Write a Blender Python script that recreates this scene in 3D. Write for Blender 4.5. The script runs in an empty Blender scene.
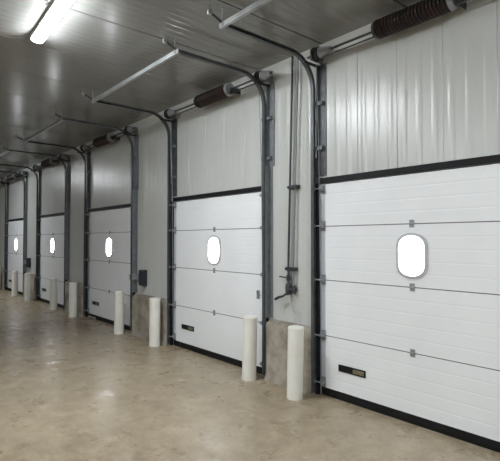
import bpy, math, random
from mathutils import Vector
random.seed(7)
scene = bpy.context.scene
C = scene.collection

# ------------------------------------------------------------------ camera
cam_d = bpy.data.cameras.new('camera'); cam = bpy.data.objects.new('camera', cam_d); C.objects.link(cam)
cam.location = (0, -3.9313, 1.7)
cam.rotation_euler = (math.radians(91.188), 0, math.radians(49.45))
cam_d.sensor_width = 36; cam_d.lens = 460.18 / 500 * 36; cam_d.clip_start = 0.05
scene.camera = cam
# ------------------------------------------------------------------ world, exposure
w = bpy.data.worlds.new('world'); scene.world = w; w.use_nodes = True
w.node_tree.nodes['Background'].inputs[0].default_value = (0.8, 0.87, 1, 1)
w.node_tree.nodes['Background'].inputs[1].default_value = 0.02
vs = scene.view_settings
vs.view_transform = 'Standard'; vs.look = 'None'; vs.gamma = 1; vs.use_curve_mapping = False
vs.exposure = 2.65
LAMP = 32.0          # emission of the tube lenses
DAY = 3.0            # daylight behind the frosted door windows
CEIL = 3.87

# ------------------------------------------------------------------ materials
def mat(name, col, rough=0.5, metal=0.0, spec=0.5, var=None, bump=None, emis=None, coat=0):
    """var=(scale, amount, colour2) mottles the colour; bump=(scale, strength, distance)."""
    m = bpy.data.materials.new(name); m.use_nodes = True
    nt = m.node_tree; b = nt.nodes['Principled BSDF']
    b.inputs['Base Color'].default_value = (*col, 1); b.inputs['Roughness'].default_value = rough
    b.inputs['Metallic'].default_value = metal; b.inputs['Specular IOR Level'].default_value = spec
    if coat:
        b.inputs['Coat Weight'].default_value = coat; b.inputs['Coat Roughness'].default_value = 0.15
    g = nt.nodes.new('ShaderNodeNewGeometry')
    if var:
        n = nt.nodes.new('ShaderNodeTexNoise'); n.inputs['Scale'].default_value = var[0]; n.inputs['Detail'].default_value = 6
        nt.links.new(g.outputs['Position'], n.inputs['Vector'])
        r = nt.nodes.new('ShaderNodeMapRange'); r.inputs[1].default_value = 0.35; r.inputs[2].default_value = 0.7
        r.inputs[4].default_value = var[1]; nt.links.new(n.outputs['Fac'], r.inputs[0])
        mx = nt.nodes.new('ShaderNodeMix'); mx.data_type = 'RGBA'
        mx.inputs[6].default_value = (*col, 1); mx.inputs[7].default_value = (*var[2], 1)
        nt.links.new(r.outputs[0], mx.inputs[0]); nt.links.new(mx.outputs[2], b.inputs['Base Color'])
    if bump:
        n = nt.nodes.new('ShaderNodeTexNoise'); n.inputs['Scale'].default_value = bump[0]; n.inputs['Detail'].default_value = 5
        nt.links.new(g.outputs['Position'], n.inputs['Vector'])
        bp = nt.nodes.new('ShaderNodeBump'); bp.inputs['Strength'].default_value = bump[1]; bp.inputs['Distance'].default_value = bump[2]
        nt.links.new(n.outputs['Fac'], bp.inputs['Height']); nt.links.new(bp.outputs['Normal'], b.inputs['Normal'])
    if emis:
        b.inputs['Emission Color'].default_value = (*emis[0], 1); b.inputs['Emission Strength'].default_value = emis[1]
    return m

M = {}
M['wall'] = mat('painted_panel', (0.55, 0.56, 0.54), 0.30, spec=0.65, var=(1.3, 0.5, (0.50, 0.51, 0.49)))
M['plain_wall'] = mat('plain_wall', (0.55, 0.55, 0.53), 0.5)
M['joint'] = mat('joint_dark', (0.30, 0.30, 0.29), 0.7)
M['ceiling'] = mat('ceiling_panel', (0.245, 0.245, 0.235), 0.18, spec=0.75, var=(1.0, 0.5, (0.21, 0.21, 0.20)))
M['door'] = mat('door_white', (0.86, 0.88, 0.90), 0.38, var=(2.5, 0.5, (0.80, 0.82, 0.84)))
M['stile'] = mat('stile_galvanised', (0.62, 0.67, 0.74), 0.4, 0.2)
M['black'] = mat('black_rubber', (0.004, 0.004, 0.005), 0.6, spec=0.3, var=(20, 0.5, (0.012, 0.012, 0.014)))
M['ceil_joint'] = mat('ceiling_joint', (0.05, 0.05, 0.05), 0.8)
M['track'] = mat('track_steel', (0.11, 0.12, 0.13), 0.4, 0.35, var=(10, 0.8, (0.06, 0.065, 0.07)))
M['steel'] = mat('galvanised_steel', (0.22, 0.24, 0.25), 0.45, 0.3, var=(14, 0.7, (0.14, 0.155, 0.17)))
M['dark_steel'] = mat('dark_steel', (0.05, 0.053, 0.06), 0.45, 0.4, var=(16, 0.6, (0.08, 0.085, 0.09)))
M['bright_steel'] = mat('bright_steel', (0.42, 0.43, 0.43), 0.38, 0.4, var=(6, 0.8, (0.26, 0.265, 0.27)))
M['hinge'] = mat('hinge_zinc', (0.30, 0.31, 0.33), 0.45, 0.3)
M['spring'] = mat('spring_steel', (0.018, 0.014, 0.014), 0.5, 0.2, var=(9, 0.9, (0.05, 0.022, 0.02)))
M['concrete'] = mat('pier_concrete', (0.40, 0.36, 0.30), 0.85, var=(5.5, 1, (0.19, 0.165, 0.125)), bump=(14, 0.6, 0.02))
M['bollard'] = mat('bollard_plastic', (0.84, 0.83, 0.77), 0.45, var=(5, 0.6, (0.74, 0.72, 0.65)))
M['frame'] = mat('window_frame_plastic', (0.50, 0.49, 0.53), 0.4)
M['pane'] = mat('frosted_pane_daylight', (0.9, 0.9, 0.9), 0.3, emis=((0.95, 0.98, 1.0), DAY))
M['lens'] = mat('lamp_lens', (0.95, 0.95, 0.95), 0.4, emis=((0.925, 0.97, 1.0), LAMP))
M['lamp_body'] = mat('lamp_body', (0.42, 0.43, 0.43), 0.5)
M['brass'] = mat('worn_brass', (0.30, 0.26, 0.15), 0.5, 0.3, var=(40, 1, (0.16, 0.14, 0.1)))
M['navy'] = mat('dark_navy_plastic', (0.018, 0.02, 0.035), 0.45, var=(12, 0.5, (0.03, 0.032, 0.045)))
M['grey_pipe'] = mat('grey_pipe', (0.22, 0.24, 0.25), 0.45)
M['wire'] = mat('pale_cord', (0.42, 0.41, 0.38), 0.6)

def floor_material():
    m = bpy.data.materials.new('polished_concrete'); m.use_nodes = True
    nt = m.node_tree; N = nt.nodes; L = nt.links; b = N['Principled BSDF']
    g = N.new('ShaderNodeNewGeometry')
    def noise(scale, detail=6, rough=0.6, dist=0.0):
        n = N.new('ShaderNodeTexNoise'); n.inputs['Scale'].default_value = scale; n.inputs['Detail'].default_value = detail
        n.inputs['Roughness'].default_value = rough; n.inputs['Distortion'].default_value = dist
        L.new(g.outputs['Position'], n.inputs['Vector']); return n
    def mix(a, b_, f):
        x = N.new('ShaderNodeMix'); x.data_type = 'RGBA'
        for s, v in ((6, a), (7, b_)):
            if isinstance(v, tuple): x.inputs[s].default_value = (*v, 1)
            else: L.new(v, x.inputs[s])
        L.new(f, x.inputs[0]); return x.outputs[2]
    def ramp(s, lo, hi, top=1.0):
        r = N.new('ShaderNodeMapRange'); r.inputs[1].default_value = lo; r.inputs[2].default_value = hi; r.inputs[4].default_value = top
        L.new(s, r.inputs[0]); return r.outputs[0]
    c = mix((0.44, 0.355, 0.245), (0.275, 0.212, 0.132), ramp(noise(0.7, 6, 0.6).outputs['Fac'], 0.32, 0.68))
    c = mix(c, (0.19, 0.145, 0.09), ramp(noise(2.6, 5, 0.6).outputs['Fac'], 0.35, 0.72, 0.55))
    c = mix(c, (0.60, 0.515, 0.39), ramp(noise(5.5, 7, 0.65).outputs['Fac'], 0.4, 0.72, 0.6))
    c = mix(c, (0.20, 0.16, 0.11), ramp(noise(24, 4, 0.6).outputs['Fac'], 0.4, 0.7, 0.45))
    # old brown stain on the slab in front of the third and fourth doors
    sp = N.new('ShaderNodeSeparateXYZ'); L.new(g.outputs['Position'], sp.inputs[0])
    def edge(out, lo, hi):
        return ramp(out, lo, hi)
    def mul(a, b_):
        q = N.new('ShaderNodeMath'); q.operation = 'MULTIPLY'; L.new(a, q.inputs[0]); L.new(b_, q.inputs[1]); return q.outputs[0]
    wob = N.new('ShaderNodeVectorMath'); wob.operation = 'MULTIPLY_ADD'
    L.new(noise(1.6, 4).outputs['Color'], wob.inputs[0]); wob.inputs[1].default_value = (0.3, 0.3, 0); L.new(g.outputs['Position'], wob.inputs[2])
    L.new(wob.outputs[0], sp.inputs[0])
    st = mul(mul(edge(sp.outputs[0], -10.12, -9.98), edge(sp.outputs[0], -7.2, -8.6)), edge(sp.outputs[1], 0.3, -0.3))
    st = mul(st, ramp(noise(2.5, 5).outputs['Fac'], 0.25, 0.5, 0.7))
    c = mix(c, (0.15, 0.105, 0.072), st)
    L.new(c, b.inputs['Base Color'])
    rr = N.new('ShaderNodeMapRange'); rr.inputs[1].default_value = 0.35; rr.inputs[2].default_value = 0.7
    rr.inputs[3].default_value = 0.24; rr.inputs[4].default_value = 0.42
    L.new(noise(3.5, 6).outputs['Fac'], rr.inputs[0]); L.new(rr.outputs[0], b.inputs['Roughness'])
    bp = N.new('ShaderNodeBump'); bp.inputs['Strength'].default_value = 0.2; bp.inputs['Distance'].default_value = 0.006
    L.new(noise(7, 6).outputs['Fac'], bp.inputs['Height']); L.new(bp.outputs['Normal'], b.inputs['Normal'])
    return m
M['floor'] = floor_material()

# ------------------------------------------------------------------ mesh helpers
class MB:
    def __init__(s): s.v = []; s.f = []
    def box(s, x0, x1, y0, y1, z0, z1):
        n = len(s.v)
        s.v += [(x, y, z) for z in (z0, z1) for y in (y0, y1) for x in (x0, x1)]
        for q in ((0, 2, 3, 1), (4, 5, 7, 6), (0, 1, 5, 4), (2, 6, 7, 3), (0, 4, 6, 2), (1, 3, 7, 5)):
            s.f.append(tuple(n + i for i in q))
        return s
    def prism(s, pts, axis, a0, a1):
        """closed 2-D outline swept along an axis: 'x' takes (y,z), 'y' takes (x,z), 'z' takes (x,y)"""
        n = len(s.v); k = len(pts)
        for a in (a0, a1):
            for p, q in pts:
                s.v.append({'x': (a, p, q), 'y': (p, a, q), 'z': (p, q, a)}[axis])
        for i in range(k):
            j = (i + 1) % k; s.f.append((n + i, n + j, n + k + j, n + k + i))
        s.f.append(tuple(range(n + k - 1, n - 1, -1))); s.f.append(tuple(range(n + k, n + 2 * k)))
        return s
    def tube(s, pts, r, sides=8, cap=True):
        pts = [Vector(p) for p in pts]; n0 = len(s.v); k = len(pts); up = None
        for i, p in enumerate(pts):
            t = (pts[min(i + 1, k - 1)] - pts[max(i - 1, 0)]).normalized()
            if up is None:
                up = Vector((0, 0, 1)) if abs(t.z) < 0.9 else Vector((0, 1, 0))
            a = t.cross(up).normalized(); up = a.cross(t).normalized()
            rr = r[i] if isinstance(r, (list, tuple)) else r
            for j in range(sides):
                an = 2 * math.pi * j / sides
                s.v.append(tuple(p + (a * math.cos(an) + up * math.sin(an)) * rr))
        for i in range(k - 1):
            for j in range(sides):
                a = n0 + i * sides + j; b = n0 + i * sides + (j + 1) % sides
                s.f.append((a, b, b + sides, a + sides))
        if cap:
            s.f.append(tuple(range(n0 + sides - 1, n0 - 1, -1)))
            s.f.append(tuple(range(n0 + (k - 1) * sides, n0 + k * sides)))
        return s
    def mesh(s, name, m, smooth=False, bevel=0):
        me = bpy.data.meshes.new(name); me.from_pydata(s.v, [], s.f); me.materials.append(M[m])
        import bmesh
        bm = bmesh.new(); bm.from_mesh(me)
        bmesh.ops.recalc_face_normals(bm, faces=bm.faces)
        if bevel:
            bmesh.ops.bevel(bm, geom=[e for e in bm.edges if e.calc_face_angle(0) > 0.7], offset=bevel, segments=2, affect='EDGES', profile=0.6)
        bm.to_mesh(me); bm.free()
        if smooth:
            me.polygons.foreach_set('use_smooth', [True] * len(me.polygons))
            me.set_sharp_from_angle(angle=math.radians(40))
        me.update(); return me

def put(name, me, parent=None, loc=(0, 0, 0), rot=(0, 0, 0)):
    o = bpy.data.objects.new(name, me); C.objects.link(o)
    o.location = loc; o.rotation_euler = rot
    if parent: o.parent = parent
    return o
def thing(name, label, cat, loc=(0, 0, 0), group=None, kind=None, me=None, rot=(0, 0, 0)):
    o = put(name, me, None, loc, rot); o['label'] = label; o['category'] = cat
    if group: o['group'] = group
    if kind: o['kind'] = kind
    return o
def struct(name, me, label, cat): return thing(name, label, cat, kind='structure', me=me)

# ------------------------------------------------------------------ layout (metres; wall face is y = 0, room is y < 0)
W = 2.20
DOORS = [-2.275, -5.385, -9.0, -12.56, -16.18]          # door centres, nearest first
XL, XR, YF = -23.0, 6.0, -10.5
DOOR_TOP = 2.335
SEAMS = [0.086, 0.6565, 1.264, 1.856, 2.327]
OPEN_L = [c - W / 2 for c in DOORS]; OPEN_R = [c + W / 2 for c in DOORS]

# ------------------------------------------------------------------ floor, ceiling, walls
struct('floor', MB().box(XL, XR, YF, 0.25, -0.2, 0).mesh('floor', 'floor'), 'mottled tan polished concrete floor with brown stains', 'floor')

# back wall: a backing with the door openings left out, and ribbed metal panels fixed to it
mb = MB(); ops = sorted(zip(OPEN_L, OPEN_R)); x = XL
for a, b in ops:
    mb.box(x, a, 0.05, 0.25, 0, CEIL); mb.box(a, b, 0.05, 0.25, DOOR_TOP, CEIL); x = b
mb.box(x, XR, 0.05, 0.25, 0, CEIL)
wall = struct('wall_back', mb.mesh('wall_backing', 'joint'), 'pale grey ribbed metal wall holding the row of dock doors', 'wall')
PW = 0.4565
def panel_profile(width, phase=0.0):
    """outline (x, y) of a panel 'width' wide with shallow trapezoid ribs every 152 mm"""
    pts = [(0.0012, 0.05), (0.0012, 0.003), (0.006, 0.0)]
    x = 0.152 / 2
    while x < width - 0.05:
        pts += [(x - 0.036, 0.0), (x - 0.014, -0.0030), (x + 0.014, -0.0030), (x + 0.036, 0.0)]; x += 0.152
    pts += [(width - 0.006, 0.0), (width - 0.0012, 0.003), (width - 0.0012, 0.05)]
    return pts
cache = {}
def wall_panel(x0, x1, z0, z1):
    wd = round(x1 - x0, 3); key = (wd, z0, z1)
    if key not in cache: cache[key] = MB().prism(panel_profile(wd), 'z', z0, z1).mesh('wall_panel', 'wall')
    put('wall_panel', cache[key], wall, (x0, 0, 0))
cuts = sorted(set([XL, XR] + OPEN_L + OPEN_R))
def in_open(x): return any(a < x < b for a, b in ops)
for a, b in zip(cuts[:-1], cuts[1:]):
    z0 = DOOR_TOP if in_open((a + b) / 2) else 0.0
    # joints sit on a common grid through x = -2.422
    x = a
    while x < b - 1e-4:
        k = math.floor((x + 2.422) / PW + 1e-3) + 1; nx = min(b, k * PW - 2.422)
        if b - nx < 0.06: nx = b
        if nx - x < 0.06 and nx < b: nx = min(b, nx + PW)
        wall_panel(x, nx, z0, CEIL); x = nx
put('ceiling_trim', MB().prism([(0, CEIL - 0.045), (-0.035, CEIL - 0.0), (0, CEIL)], 'x', XL, XR).mesh('ceiling_trim', 'wall'), wall, (0, -0.006, 0))

struct('wall_left', MB().box(XL - 0.2, XL, YF, 0.25, 0, CEIL).mesh('wall_left', 'plain_wall'), 'grey end wall of the loading dock beyond the last door', 'wall')
struct('wall_right', MB().box(XR, XR + 0.2, YF, 0.25, 0, CEIL).mesh('wall_right', 'plain_wall'), 'grey end wall behind the camera on the right', 'wall')
struct('wall_front', MB().box(XL, XR, YF - 0.2, YF, 0, CEIL).mesh('wall_front', 'plain_wall'), 'grey long wall opposite the dock doors', 'wall')

ceil = struct('ceiling', MB().box(XL, XR, YF, 0.25, CEIL + 0.03, CEIL + 0.2).mesh('ceiling_deck', 'ceil_joint'), 'low dark grey ceiling of ribbed glossy metal panels', 'ceiling')
CW = 1.035
def ceil_profile():
    pts = [(0.007, 0.03), (0.007, 0.005), (0.014, 0.0)]
    x = CW / 20
    while x < CW - 0.02:
        pts += [(x - 0.02, 0.0), (x - 0.012, 0.0022), (x + 0.012, 0.0022), (x + 0.02, 0.0)]; x += CW / 10
    return pts + [(CW - 0.014, 0.0), (CW - 0.007, 0.005), (CW - 0.007, 0.03)]
cme = MB().prism([(x, CEIL + z) for x, z in ceil_profile()], 'y', YF, 0.25).mesh('ceiling_panel', 'ceiling')
x = -5.39 - 17 * CW
while x < XR - 0.1:
    put('ceiling_panel', cme, ceil, (x, 0, 0)); x += CW

# ------------------------------------------------------------------ sectional doors
ORD = ['nearest the camera, cut off by the right edge', 'second from the right edge, left of the hanging pipes',
       'third from the right, halfway down the row', 'fourth from the right, in the shaded stretch', 'leftmost and farthest down the wall']
NEAR = ['nearest door, cut off at right', 'second door from the right', 'third door from the right', 'fourth door from the right', 'leftmost farthest door']

def section_mesh(z0, z1):
    h = z1 - z0 - 0.009; pts = [(0.045, 0), (0.0, 0.0)]
    n = max(4, round(h / 0.11))
    for i in range(1, n):
        z = h * i / n
        pts += [(0.0, z - 0.010), (0.0011, z - 0.003), (0.0011, z + 0.003), (0.0, z + 0.010)]
    pts += [(0.0, h), (0.045, h)]
    return MB().prism(pts, 'x', -W / 2 + 0.002, W / 2 - 0.002).mesh('door_section', 'door')
sec_me = [section_mesh(SEAMS[i], SEAMS[i + 1]) for i in range(4)]
stile_me = [MB().box(-0.026, 0.026, -0.003, 0.0, 0.002, SEAMS[i + 1] - SEAMS[i] - 0.008).mesh('end_stile', 'stile') for i in range(4)]
M['gasket'] = mat('seam_gasket_rubber', (0.10, 0.105, 0.115), 0.7)
gasket_me = MB().box(-W / 2 + 0.004, W / 2 - 0.004, 0.003, 0.040, -0.009, 0.0).mesh('seam_gasket', 'gasket')
hin = MB().box(-0.024, 0.024, -0.006, 0, -0.036, -0.006).box(-0.024, 0.024, -0.006, 0, 0.006, 0.036)
hin.tube([(-0.026, -0.009, 0), (0.026, -0.009, 0)], 0.008, 8)
hinge_me = hin.mesh('hinge', 'hinge', True)
rol = MB().box(-0.028, 0.028, -0.009, 0, -0.055, 0.055).box(-0.02, 0.02, -0.045, -0.009, -0.022, 0.022)
rol.tube([(-0.08, -0.058, 0), (0.03, -0.058, 0)], 0.007, 8).tube([(-0.09, -0.058, 0), (-0.07, -0.058, 0)], 0.022, 12)
rh_me = rol.mesh('roller_hinge', 'hinge', True)
def sup(a, b, n, k=48, m=4.5):
    r = []
    for i in range(k):
        t = 2 * math.pi * i / k; c, s_ = math.cos(t), math.sin(t)
        r.append((a * math.copysign(abs(c) ** (2 / n), c), b * math.copysign(abs(s_) ** (2 / m), s_)))
    return r
def ring_mesh():
    o = sup(0.160, 0.213, 2.0); i = sup(0.132, 0.186, 2.0); mb = MB(); k = len(o)
    for pts, y in ((o, 0.0), (o, -0.014), (i, -0.020), (i, 0.0)):
        mb.v += [(p, y, q) for p, q in pts]
    for l in range(3):
        for j in range(k):
            a = l * k + j; b = l * k + (j + 1) % k; mb.f.append((a, b, b + k, a + k))
    return mb.mesh('window_frame', 'frame', True)
frame_me = ring_mesh()
pane_me = MB().prism(sup(0.134, 0.188, 2.0), 'y', -0.007, 0.0).mesh('window_pane', 'pane')
hp_me = MB().box(-0.17, 0.17, -0.012, 0, -0.036, 0.036).mesh('lift_handle', 'black', bevel=0.004)
hg_me = MB().box(0.02, 0.155, -0.017, -0.012, -0.02, 0.022).mesh('handle_grip', 'brass', bevel=0.002)
latch = MB().box(-0.024, 0.024, -0.014, 0, -0.055, 0.055).box(-0.012, 0.05, -0.024, -0.014, -0.012, 0.012).box(-0.01, 0.01, -0.03, -0.014, 0.02, 0.04)
latch_me = latch.mesh('latch', 'hinge')
seal_me = MB().prism([(0.045, 0.0), (-0.002, 0.0), (-0.006, 0.03), (-0.003, 0.085), (0.045, 0.085)], 'x', -W / 2, W / 2).mesh('bottom_seal', 'black')
seal_short = MB().prism([(0.045, 0.0), (-0.002, 0.0), (-0.006, 0.03), (-0.003, 0.085), (0.045, 0.085)], 'x', -W / 2 + 0.42, W / 2)
seal_short.prism([(0.045, 0.04), (-0.004, 0.04), (-0.003, 0.085), (0.045, 0.085)], 'x', -W / 2, -W / 2 + 0.42)
seal_short_me = seal_short.mesh('bottom_seal', 'black')
daylight_me = MB().box(-W / 2, -W / 2 + 0.36, 0.03, 0.042, 0.001, 0.022).mesh('painted_daylight', 'door')  # white strip whose colour stands in for daylight leaking under the door
head_me = MB().box(-W / 2, W / 2, -0.026, -0.006, 2.328, 2.388).mesh('header_seal', 'black', bevel=0.004)

for i, c in enumerate(DOORS):
    d = thing('door_%d' % (i + 1), 'white sectional dock door with oval window, ' + ORD[i], 'door', (c, 0, 0), 'dock doors in the wall', 'structure')
    for k in range(4):
        s = put('door_section', sec_me[k], d, (0, 0, SEAMS[k]))
        for sx in (-1, 1):
            put('end_stile', stile_me[k], s, (sx * (W / 2 - 0.03), 0, 0))
            r = put('roller_hinge', rh_me, s, (sx * (W / 2 - 0.035), -0.003, 0.0 if k else 0.06))
            if sx > 0: r.rotation_euler = (0, math.pi, 0)
            if k == 3:
                r = put('roller_hinge', rh_me, s, (sx * (W / 2 - 0.035), -0.003, SEAMS[4] - SEAMS[3] - 0.06))
                if sx > 0: r.rotation_euler = (0, math.pi, 0)
        if k: put('seam_gasket', gasket_me, s)
        if k: put('hinge', hinge_me, s, (0, 0, -0.003))
        if k == 2:
            put('window_frame', frame_me, s, (0, 0, 1.553 - SEAMS[2])); put('window_pane', pane_me, s, (0, 0, 1.553 - SEAMS[2]))
        if k == 0:
            h = put('lift_handle', hp_me, s, (-W / 2 + 0.41, 0, 0.255)); h['label'] = 'black recessed lift handle'
            put('handle_grip', hg_me, s, (-W / 2 + 0.41, 0, 0.255))
        if k == 1: put('latch', latch_me, s, (W / 2 - 0.14, 0, 0.345))
    put('bottom_seal', seal_short_me if i == 2 else seal_me, d)
    if i == 2: put('painted_daylight', daylight_me, d)
    put('header_seal', head_me, d)

# ------------------------------------------------------------------ tracks, posts, cross bars
FRAMES = []
R, YT, ZT, YE = 0.35, -0.075, 3.725, -1.33       # bend radius, track plane, height of the level run, its end
def track_mesh():
    path = [(YT, 0.04), (YT, ZT - R)]
    path += [(YT - R + R * math.cos(a), ZT - R + R * math.sin(a)) for a in [math.pi / 2 * q / 10 for q in range(1, 11)]]
    path += [(YE - 0.012, ZT + 0.004)]
    mb = MB(); k = len(path); prof = [(-0.024, 0.012), (0.024, 0.012), (0.024, 0.018), (-0.024, 0.018)]
    # a C: web outside, two lips turned inwards; (offset across the track x, offset normal to the path)
    prof = [(-0.022, -0.018), (-0.022, 0.018), (0.022, 0.018), (0.022, 0.012), (-0.015, 0.012), (-0.015, -0.012), (0.022, -0.012), (0.022, -0.018)]
    for i, (y, z) in enumerate(path):
        a = path[max(i - 1, 0)]; b = path[min(i + 1, k - 1)]
        t = Vector((b[0] - a[0], b[1] - a[1])).normalized(); n = Vector((-t.y, t.x))
        mb.v += [(px, y + n.x * pn, z + n.y * pn) for px, pn in prof]
    m = len(prof)
    for i in range(k - 1):
        for j in range(m):
            a = i * m + j; b = i * m + (j + 1) % m; mb.f.append((a, b, b + m, a + m))
    mb.f.append(tuple(range(m - 1, -1, -1))); mb.f.append(tuple(range((k - 1) * m, k * m)))
    return mb.mesh('track', 'track')
track_me = track_mesh()
lower_me = MB().box(-0.125, -0.02, -0.006, -0.0046, 0.74, 2.62).box(-0.062, -0.054, -0.05, -0.0046, 0.0, 2.62).mesh('post', 'steel')
lowerR_me = MB().box(0.02, 0.135, -0.010, -0.0046, 0.74, 2.62).box(0.080, 0.088, -0.085, -0.0046, 0.74, 2.62).mesh('post', 'steel')
jambL_me = MB().box(-0.054, -0.012, -0.048, -0.0046, 0.0, 2.33).mesh('jamb_seal', 'black', bevel=0.004)
upL_me = MB().box(-0.03, 0.085, -0.012, -0.0046, 2.41, 3.66).box(-0.03, -0.022, -0.045, -0.012, 2.41, 3.66).mesh('post', 'track')
upR_me = MB().box(0.065, 0.165, -0.012, -0.0046, 2.62, 3.66).box(0.065, 0.073, -0.05, -0.012, 2.62, 3.66).mesh('post', 'steel')
brL_me = MB().box(-0.075, 0.06, -0.052, -0.0475, -0.02, 0.02).box(0.045, 0.06, -0.052, -0.0125, -0.02, 0.02).mesh('track_bracket', 'steel')
brR_me = MB().box(-0.03, 0.135, -0.052, -0.0505, -0.02, 0.02).box(0.12, 0.135, -0.052, -0.0125, -0.02, 0.02).mesh('track_bracket', 'steel')
bar_me = MB().prism([(YE - 0.020, ZT - 0.026), (YE - 0.020, ZT + 0.022), (YE - 0.014, ZT + 0.022), (YE - 0.014, ZT - 0.020), (YE + 0.012, ZT - 0.020), (YE + 0.012, ZT - 0.026)], 'x', -W / 2 - 0.09, W / 2 + 0.09).mesh('cross_bar', 'bright_steel')
strap_me = MB().box(-0.004, 0.004, YE - 0.030, YE - 0.020, ZT - 0.02, CEIL).mesh('hanger_rod', 'bright_steel')
clip_me = MB().box(-0.018, 0.018, YE - 0.180, YE - 0.140, ZT + 0.050, ZT + 0.095).tube([(0, YE - 0.16, ZT + 0.09), (0, YE - 0.16, CEIL)], 0.004, 6).mesh('ceiling_anchor', 'bright_steel', bevel=0.006)
brace_me = MB().tube([(0, YE - 0.026, ZT + 0.02), (0, YE - 0.15, ZT + 0.07)], 0.011, 6).mesh('brace', 'dark_steel')
arm_me = MB().box(-0.006, 0.006, -0.27, -0.012, 3.615, 3.645).mesh('support_arm', 'dark_steel')
for i, c in enumerate(DOORS):
    t = thing('door_track_frame', 'steel posts and curved overhead tracks framing the ' + NEAR[i], 'track', (c, 0, 0), 'door track frames')
    FRAMES.append(t)
    for sx in (-1, 1):
        e = sx * W / 2
        put('track', track_me, t, (e + sx * 0.05, 0, 0), (0, 0, 0) if sx < 0 else (0, 0, 0)).scale = (-sx, 1, 1)
        put('post', lower_me if sx < 0 else lowerR_me, t, (e, 0, 0))
        put('post', upL_me if sx < 0 else upR_me, t, (e, 0, 0))
        put('jamb_seal', jambL_me, t, (e, 0, 0), (0, 0, 0)).scale = (-sx, 1, 1)
        for z in (2.72, 3.22): put('track_bracket', brL_me if sx < 0 else brR_me, t, (e, 0, z))
        put('hanger_rod', strap_me, t, (e + sx * 0.03, 0, 0))
        put('ceiling_anchor', clip_me, t, (e + sx * 0.05, 0, 0)); put('brace', brace_me, t, (e + sx * 0.05, 0, 0))
        put('support_arm', arm_me, t, (e + (0.0 if sx < 0 else 0.085), 0, 0))
    b = put('cross_bar', bar_me, t); b['label'] = 'bright galvanised cross bar'

# ------------------------------------------------------------------ torsion shafts with springs and drums
YS, ZS = -0.16, 3.715
RS = 0.092
def helix(x0, x1, r, wr, pitch):
    n = int((x1 - x0) / pitch * 14)
    return MB().tube([(x0 + (x1 - x0) * q / n, YS + r * math.cos(2 * math.pi * q / 14), ZS + r * math.sin(2 * math.pi * q / 14)) for q in range(n + 1)], wr, 6)
def disc(x0, x1, r, sides=24, r2=None): return MB().tube([(x0, YS, ZS), (x1, YS, ZS)], [r, r2 or r], sides)
spring_me = helix(-0.35, 0.35, RS - 0.013, 0.013, 0.034).mesh('spring', 'spring', True)
core_me = disc(-0.355, 0.355, RS - 0.018).mesh('spring_core', 'spring', True)
cone_me = [disc(s * 0.35, s * 0.39, RS, 20, RS * 0.85).mesh('winding_cone', 'dark_steel' if s < 0 else 'hinge', True) for s in (-1, 1)]
shaft_me = disc(-W / 2 - 0.05, W / 2 + 0.30, 0.012, 10).mesh('shaft', 'dark_steel', True)
rail_me = MB().tube([(-W / 2 + 0.03, YS, ZS - 0.055), (W / 2 + 0.13, YS, ZS - 0.055)], 0.009, 8).mesh('tie_rod', 'dark_steel', True)
def drum():
    mb = disc(0, 0.012, 0.08); mb2 = disc(0.012, 0.055, 0.055, 24, 0.062); mb3 = disc(0.055, 0.065, 0.074)
    for o in (mb2, mb3):
        n = len(mb.v); mb.v += o.v; mb.f += [tuple(n + q for q in f) for f in o.f]
    return mb.mesh('cable_drum', 'dark_steel', True)
drum_me = drum()
hub_me = disc(0.075, 0.22, 0.062, 20, 0.028).mesh('drum_hub', 'hinge', True)
plate_me = MB().box(0, 0.008, YS - 0.05, -0.008, ZS - 0.06, ZS + 0.06).mesh('bearing_plate', 'steel')
cable_me = MB().tube([(0, YS + 0.06, ZS), (0, -0.058, 2.6), (0, -0.03, 0.16)], 0.004, 5).mesh('lift_cable', 'hinge')
anchor_me = MB().box(0, 0.01, YS - 0.02, -0.006, ZS - 0.05, ZS + 0.02).mesh('anchor_bracket', 'dark_steel')
for i, c in enumerate(DOORS):
    s = thing('torsion_spring_shaft', 'dark coiled spring and shaft above ' + NEAR[i], 'spring', (c, 0, 0), 'torsion shafts above the doors')
    off = [0.115, 0.19, 0.05, 0.1, 0.1][i]
    put('shaft', shaft_me, s); put('tie_rod', rail_me, s)
    sp = put('spring', spring_me, s, (off, 0, 0)); put('spring_core', core_me, sp)
    put('winding_cone', cone_me[0], sp); put('winding_cone', cone_me[1], sp)
    put('anchor_bracket', anchor_me, s, (off + 0.40, 0, 0))
    for sx in (-1, 1):
        dr = put('cable_drum', drum_me, s, (sx * (W / 2) + (0.06 if sx < 0 else 0.04), 0, 0)); put('drum_hub', hub_me, dr)
        put('bearing_plate', plate_me, s, (sx * (W / 2) + (0.03 if sx < 0 else 0.13), 0, 0))
        put('lift_cable', cable_me, FRAMES[i], (sx * (W / 2 - 0.02), 0, 0))

# ------------------------------------------------------------------ concrete piers between the doors
def pier_mesh(x0, x1):
    prof = [(-0.006, 0.0), (-0.135, 0.0), (-0.118, 0.03), (-0.105, 0.07), (-0.10, 0.66), (-0.085, 0.70), (-0.006, 0.725)]
    mb = MB(); n = 14; k = len(prof); rnd = random.Random(int(-x0 * 100))
    for q in range(n + 1):
        x = x0 + (x1 - x0) * q / n; e = 0.78 if q in (0, n) else 1.0
        for j, (y, z) in enumerate(prof):
            jt = 0 if j in (0, k - 1) else rnd.uniform(-0.008, 0.008)
            mb.v.append((x, y * e + jt if 0 < j < k - 1 else y, z * (0.97 if e < 1 and z > 0.3 else 1) + (abs(jt) if z > 0.02 else 0)))
    for q in range(n):
        for j in range(k):
            a = q * k + j; b = q * k + (j + 1) % k; mb.f.append((a, b, b + k, a + k))
    mb.f.append(tuple(range(k - 1, -1, -1))); mb.f.append(tuple(range(n * k, (n + 1) * k)))
    return mb.mesh('concrete_pier', 'concrete', True)
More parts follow.
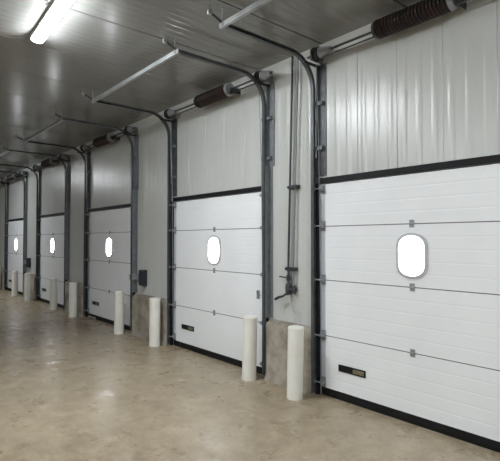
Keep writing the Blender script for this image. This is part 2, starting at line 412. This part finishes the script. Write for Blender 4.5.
for i, (a, b, lab) in enumerate([
        (OPEN_R[1] + 0.075, OPEN_L[0] - 0.075, 'rough tan concrete stub between the two nearest doors, under the hanging pipes'),
        (OPEN_R[2] + 0.075, OPEN_L[1] - 0.075, 'rough concrete stub between second and third doors, under a dark control box'),
        (OPEN_R[3] + 0.075, OPEN_L[2] - 0.075, 'rough concrete stub between the third and fourth doors'),
        (OPEN_R[4] + 0.075, OPEN_L[3] - 0.075, 'rough concrete stub between the two farthest doors'),
        (OPEN_L[4] - 1.3, OPEN_L[4] - 0.075, 'rough concrete stub beyond the leftmost door')]):
    thing('concrete_pier', lab, 'concrete base', me=pier_mesh(a, b), group='concrete stubs at the wall foot')

# ------------------------------------------------------------------ bollards
def lathe(prof, sides=28):
    mb = MB(); k = len(prof)
    for r, z in prof:
        mb.v += [(r * math.cos(2 * math.pi * j / sides), r * math.sin(2 * math.pi * j / sides), z) for j in range(sides)]
    for i in range(k - 1):
        for j in range(sides):
            a = i * sides + j; b = i * sides + (j + 1) % sides; mb.f.append((a, b, b + sides, a + sides))
    mb.f.append(tuple(range(sides - 1, -1, -1))); mb.f.append(tuple(range((k - 1) * sides, k * sides)))
    return mb
sleeve_me = lathe([(0.088, 0.0), (0.089, 0.02), (0.087, 0.05), (0.087, 0.735)]).mesh('sleeve', 'bollard', True)
cap_me = lathe([(0.087, 0.735), (0.0885, 0.738), (0.0885, 0.757), (0.082, 0.766), (0.05, 0.774), (0.01, 0.777)]).mesh('cap', 'bollard', True)
for x, y, ax, ay, lab in [
        (-3.48, -0.32, 0.6, 1.6, 'white round bollard nearest the camera, left of the nearest door'),
        (-4.31, -0.26, 0.6, 2.0, 'white round bollard in front of the right corner of the second door'),
        (-6.65, -0.26, 0.3, 0.4, 'white round bollard just left of the second door'),
        (-7.93, -0.28, -0.3, 0.5, 'white round bollard in front of the right corner of the third door'),
        (-10.30, -0.27, 0.2, 0.3, 'white round bollard just left of the third door'),
        (-11.65, -0.26, 0.2, -0.4, 'dim white bollard at the right corner of the fourth door'),
        (-13.85, -0.26, 0.0, 0.4, 'small dim bollard just left of the fourth door'),
        (-15.25, -0.26, 0.0, 0.3, 'small grey-white bollard in front of the leftmost door'),
        (-17.5, -0.26, 0.0, 0.2, 'tiny pale bollard at the left edge, beyond the leftmost door')]:
    b = thing('bollard', lab, 'bollard', (x, y, 0), 'bollards guarding the door corners', rot=(math.radians(ax * 0), math.radians(ay), 0))
    put('sleeve', sleeve_me, b); put('cap', cap_me, b)

# ------------------------------------------------------------------ pipes with valves between the two nearest doors
t = thing('pipe_drop', 'dark hanging pipes with a lever valve on the wall between the two nearest doors', 'pipe', (-3.845, -0.045, 0))
put('pipe', MB().tube([(0, 0, 1.10), (0, 0, 1.4), (0.075, 0, CEIL)], 0.013, 10).mesh('pipe', 'dark_steel', True), t)
put('conduit', MB().tube([(0.085, 0, 1.13), (0.085, 0, 1.4), (0.165, 0, CEIL)], 0.010, 10).mesh('conduit', 'grey_pipe', True), t)
cl_me = MB().box(-0.02, 0.13, -0.018, 0.040, -0.022, 0.022).tube([(-0.01, -0.018, 0), (-0.01, -0.035, 0)], 0.012, 8).tube([(0.115, -0.018, 0), (0.115, -0.03, 0)], 0.012, 8).mesh('pipe_clamp', 'dark_steel', bevel=0.005)
for z, dx in ((2.32, 0.028), (1.36, -0.01)): put('pipe_clamp', cl_me, t, (dx, 0, z))
v = put('valve', MB().tube([(0, 0, 1.05), (0, 0, 1.08), (0, 0, 1.16), (0, 0, 1.19)], [0.022, 0.036, 0.036, 0.022], 12).tube([(-0.01, 0, 1.12), (0.12, 0, 1.12)], 0.022, 10).tube([(0.085, 0, 1.07), (0.085, 0, 1.17)], 0.024, 10).mesh('valve', 'dark_steel', True), t)
put('lever', MB().tube([(0, -0.03, 1.07), (-0.05, -0.045, 1.035), (-0.11, -0.05, 1.02), (-0.17, -0.05, 0.99)], [0.012, 0.013, 0.016, 0.018], 8).mesh('lever', 'dark_steel', True), v)
put('tap_stem', MB().tube([(0.0, -0.01, 1.255), (-0.12, -0.03, 1.265)], 0.009, 8).tube([(0, -0.0, 1.22), (0, -0.0, 1.29)], 0.024, 10).mesh('tap_stem', 'dark_steel', True), t)
put('cord', MB().tube([(0.03, -0.01, 1.06), (0.05, -0.02, 0.99), (0.09, -0.022, 0.92), (0.115, -0.015, 0.86), (0.15, -0.012, 0.845)], 0.006, 6).mesh('cord', 'wire', True), t)

# ------------------------------------------------------------------ dark control boxes right of the third and fifth doors
for x, z, lab in ((-7.47, 1.03, 'dark box on the wall between second and third doors'), (-14.62, 1.03, 'small dark box on the wall between the two farthest doors')):
    b = thing('control_box', lab, 'box', (x, -0.006, z), 'dark wall boxes')
    put('housing', MB().box(-0.085, 0.085, -0.08, 0, -0.14, 0.14).mesh('housing', 'navy', bevel=0.012), b)
    put('cover', MB().box(-0.072, 0.072, -0.09, -0.08, -0.125, 0.125).mesh('cover', 'navy', bevel=0.006), b)
    put('bracket', MB().box(-0.30, -0.085, -0.07, -0.05, -0.04, 0.05).box(-0.31, -0.27, -0.10, -0.05, -0.06, 0.06).mesh('bracket', 'hinge', bevel=0.004), b)
    put('cable', MB().tube([(-0.06, -0.04, -0.14), (-0.08, -0.04, -0.21), (-0.07, -0.04, -0.28)], 0.012, 8).tube([(-0.01, -0.04, -0.14), (0.0, -0.04, -0.22), (-0.03, -0.04, -0.28)], 0.009, 8).mesh('cable', 'wire', True), b)

# ------------------------------------------------------------------ ceiling lamps
body_me = MB().prism([(-0.062, 0.0), (-0.062, -0.042), (0.062, -0.042), (0.062, 0.0)], 'x', -0.62, 0.62).mesh('housing', 'lamp_body')
lens_o = [(0.060 * math.cos(a), -0.042 - 0.034 * math.sin(a)) for a in [math.pi * q / 12 for q in range(13)]]
lens_me = MB().prism(lens_o, 'x', -0.61, 0.61).mesh('lens', 'lens', True)
cap_l = [MB().prism(lens_o, 'x', s * 0.61, s * 0.62).mesh('end_cap', 'lamp_body') for s in (-1, 1)]
for x, y, lab in [(-4.54, -2.53, 'bright white tube lamp on the ceiling at upper left'),
                  (0.6, -2.5, 'added white tube lamp, unseen, on the ceiling above the camera'),  # added out of view to brighten the doors
                  (-15.2, -2.5, 'white tube lamp on the ceiling far down the dock'),
                  (-1.6, -6.6, 'added white tube lamp, unseen, on the ceiling close behind the camera'),  # rear row is added: unseen fill light for the near wall
                  (3.6, -6.6, 'added white tube lamp, unseen, on the ceiling behind the camera, far right'),  # added fill lamp, outside the view
                  (-5.2, -6.6, 'added white tube lamp, unseen, on the ceiling of the rear row, left of the camera')]:  # added as well, unseen, to lift the overall brightness
    l = thing('ceiling_lamp', lab, 'lamp', (x, y, CEIL), 'ceiling tube lamps', rot=(0, 0, math.radians(-3)))
    put('housing', body_me, l); put('lens', lens_me, l)
    for m in cap_l: put('end_cap', m, l)
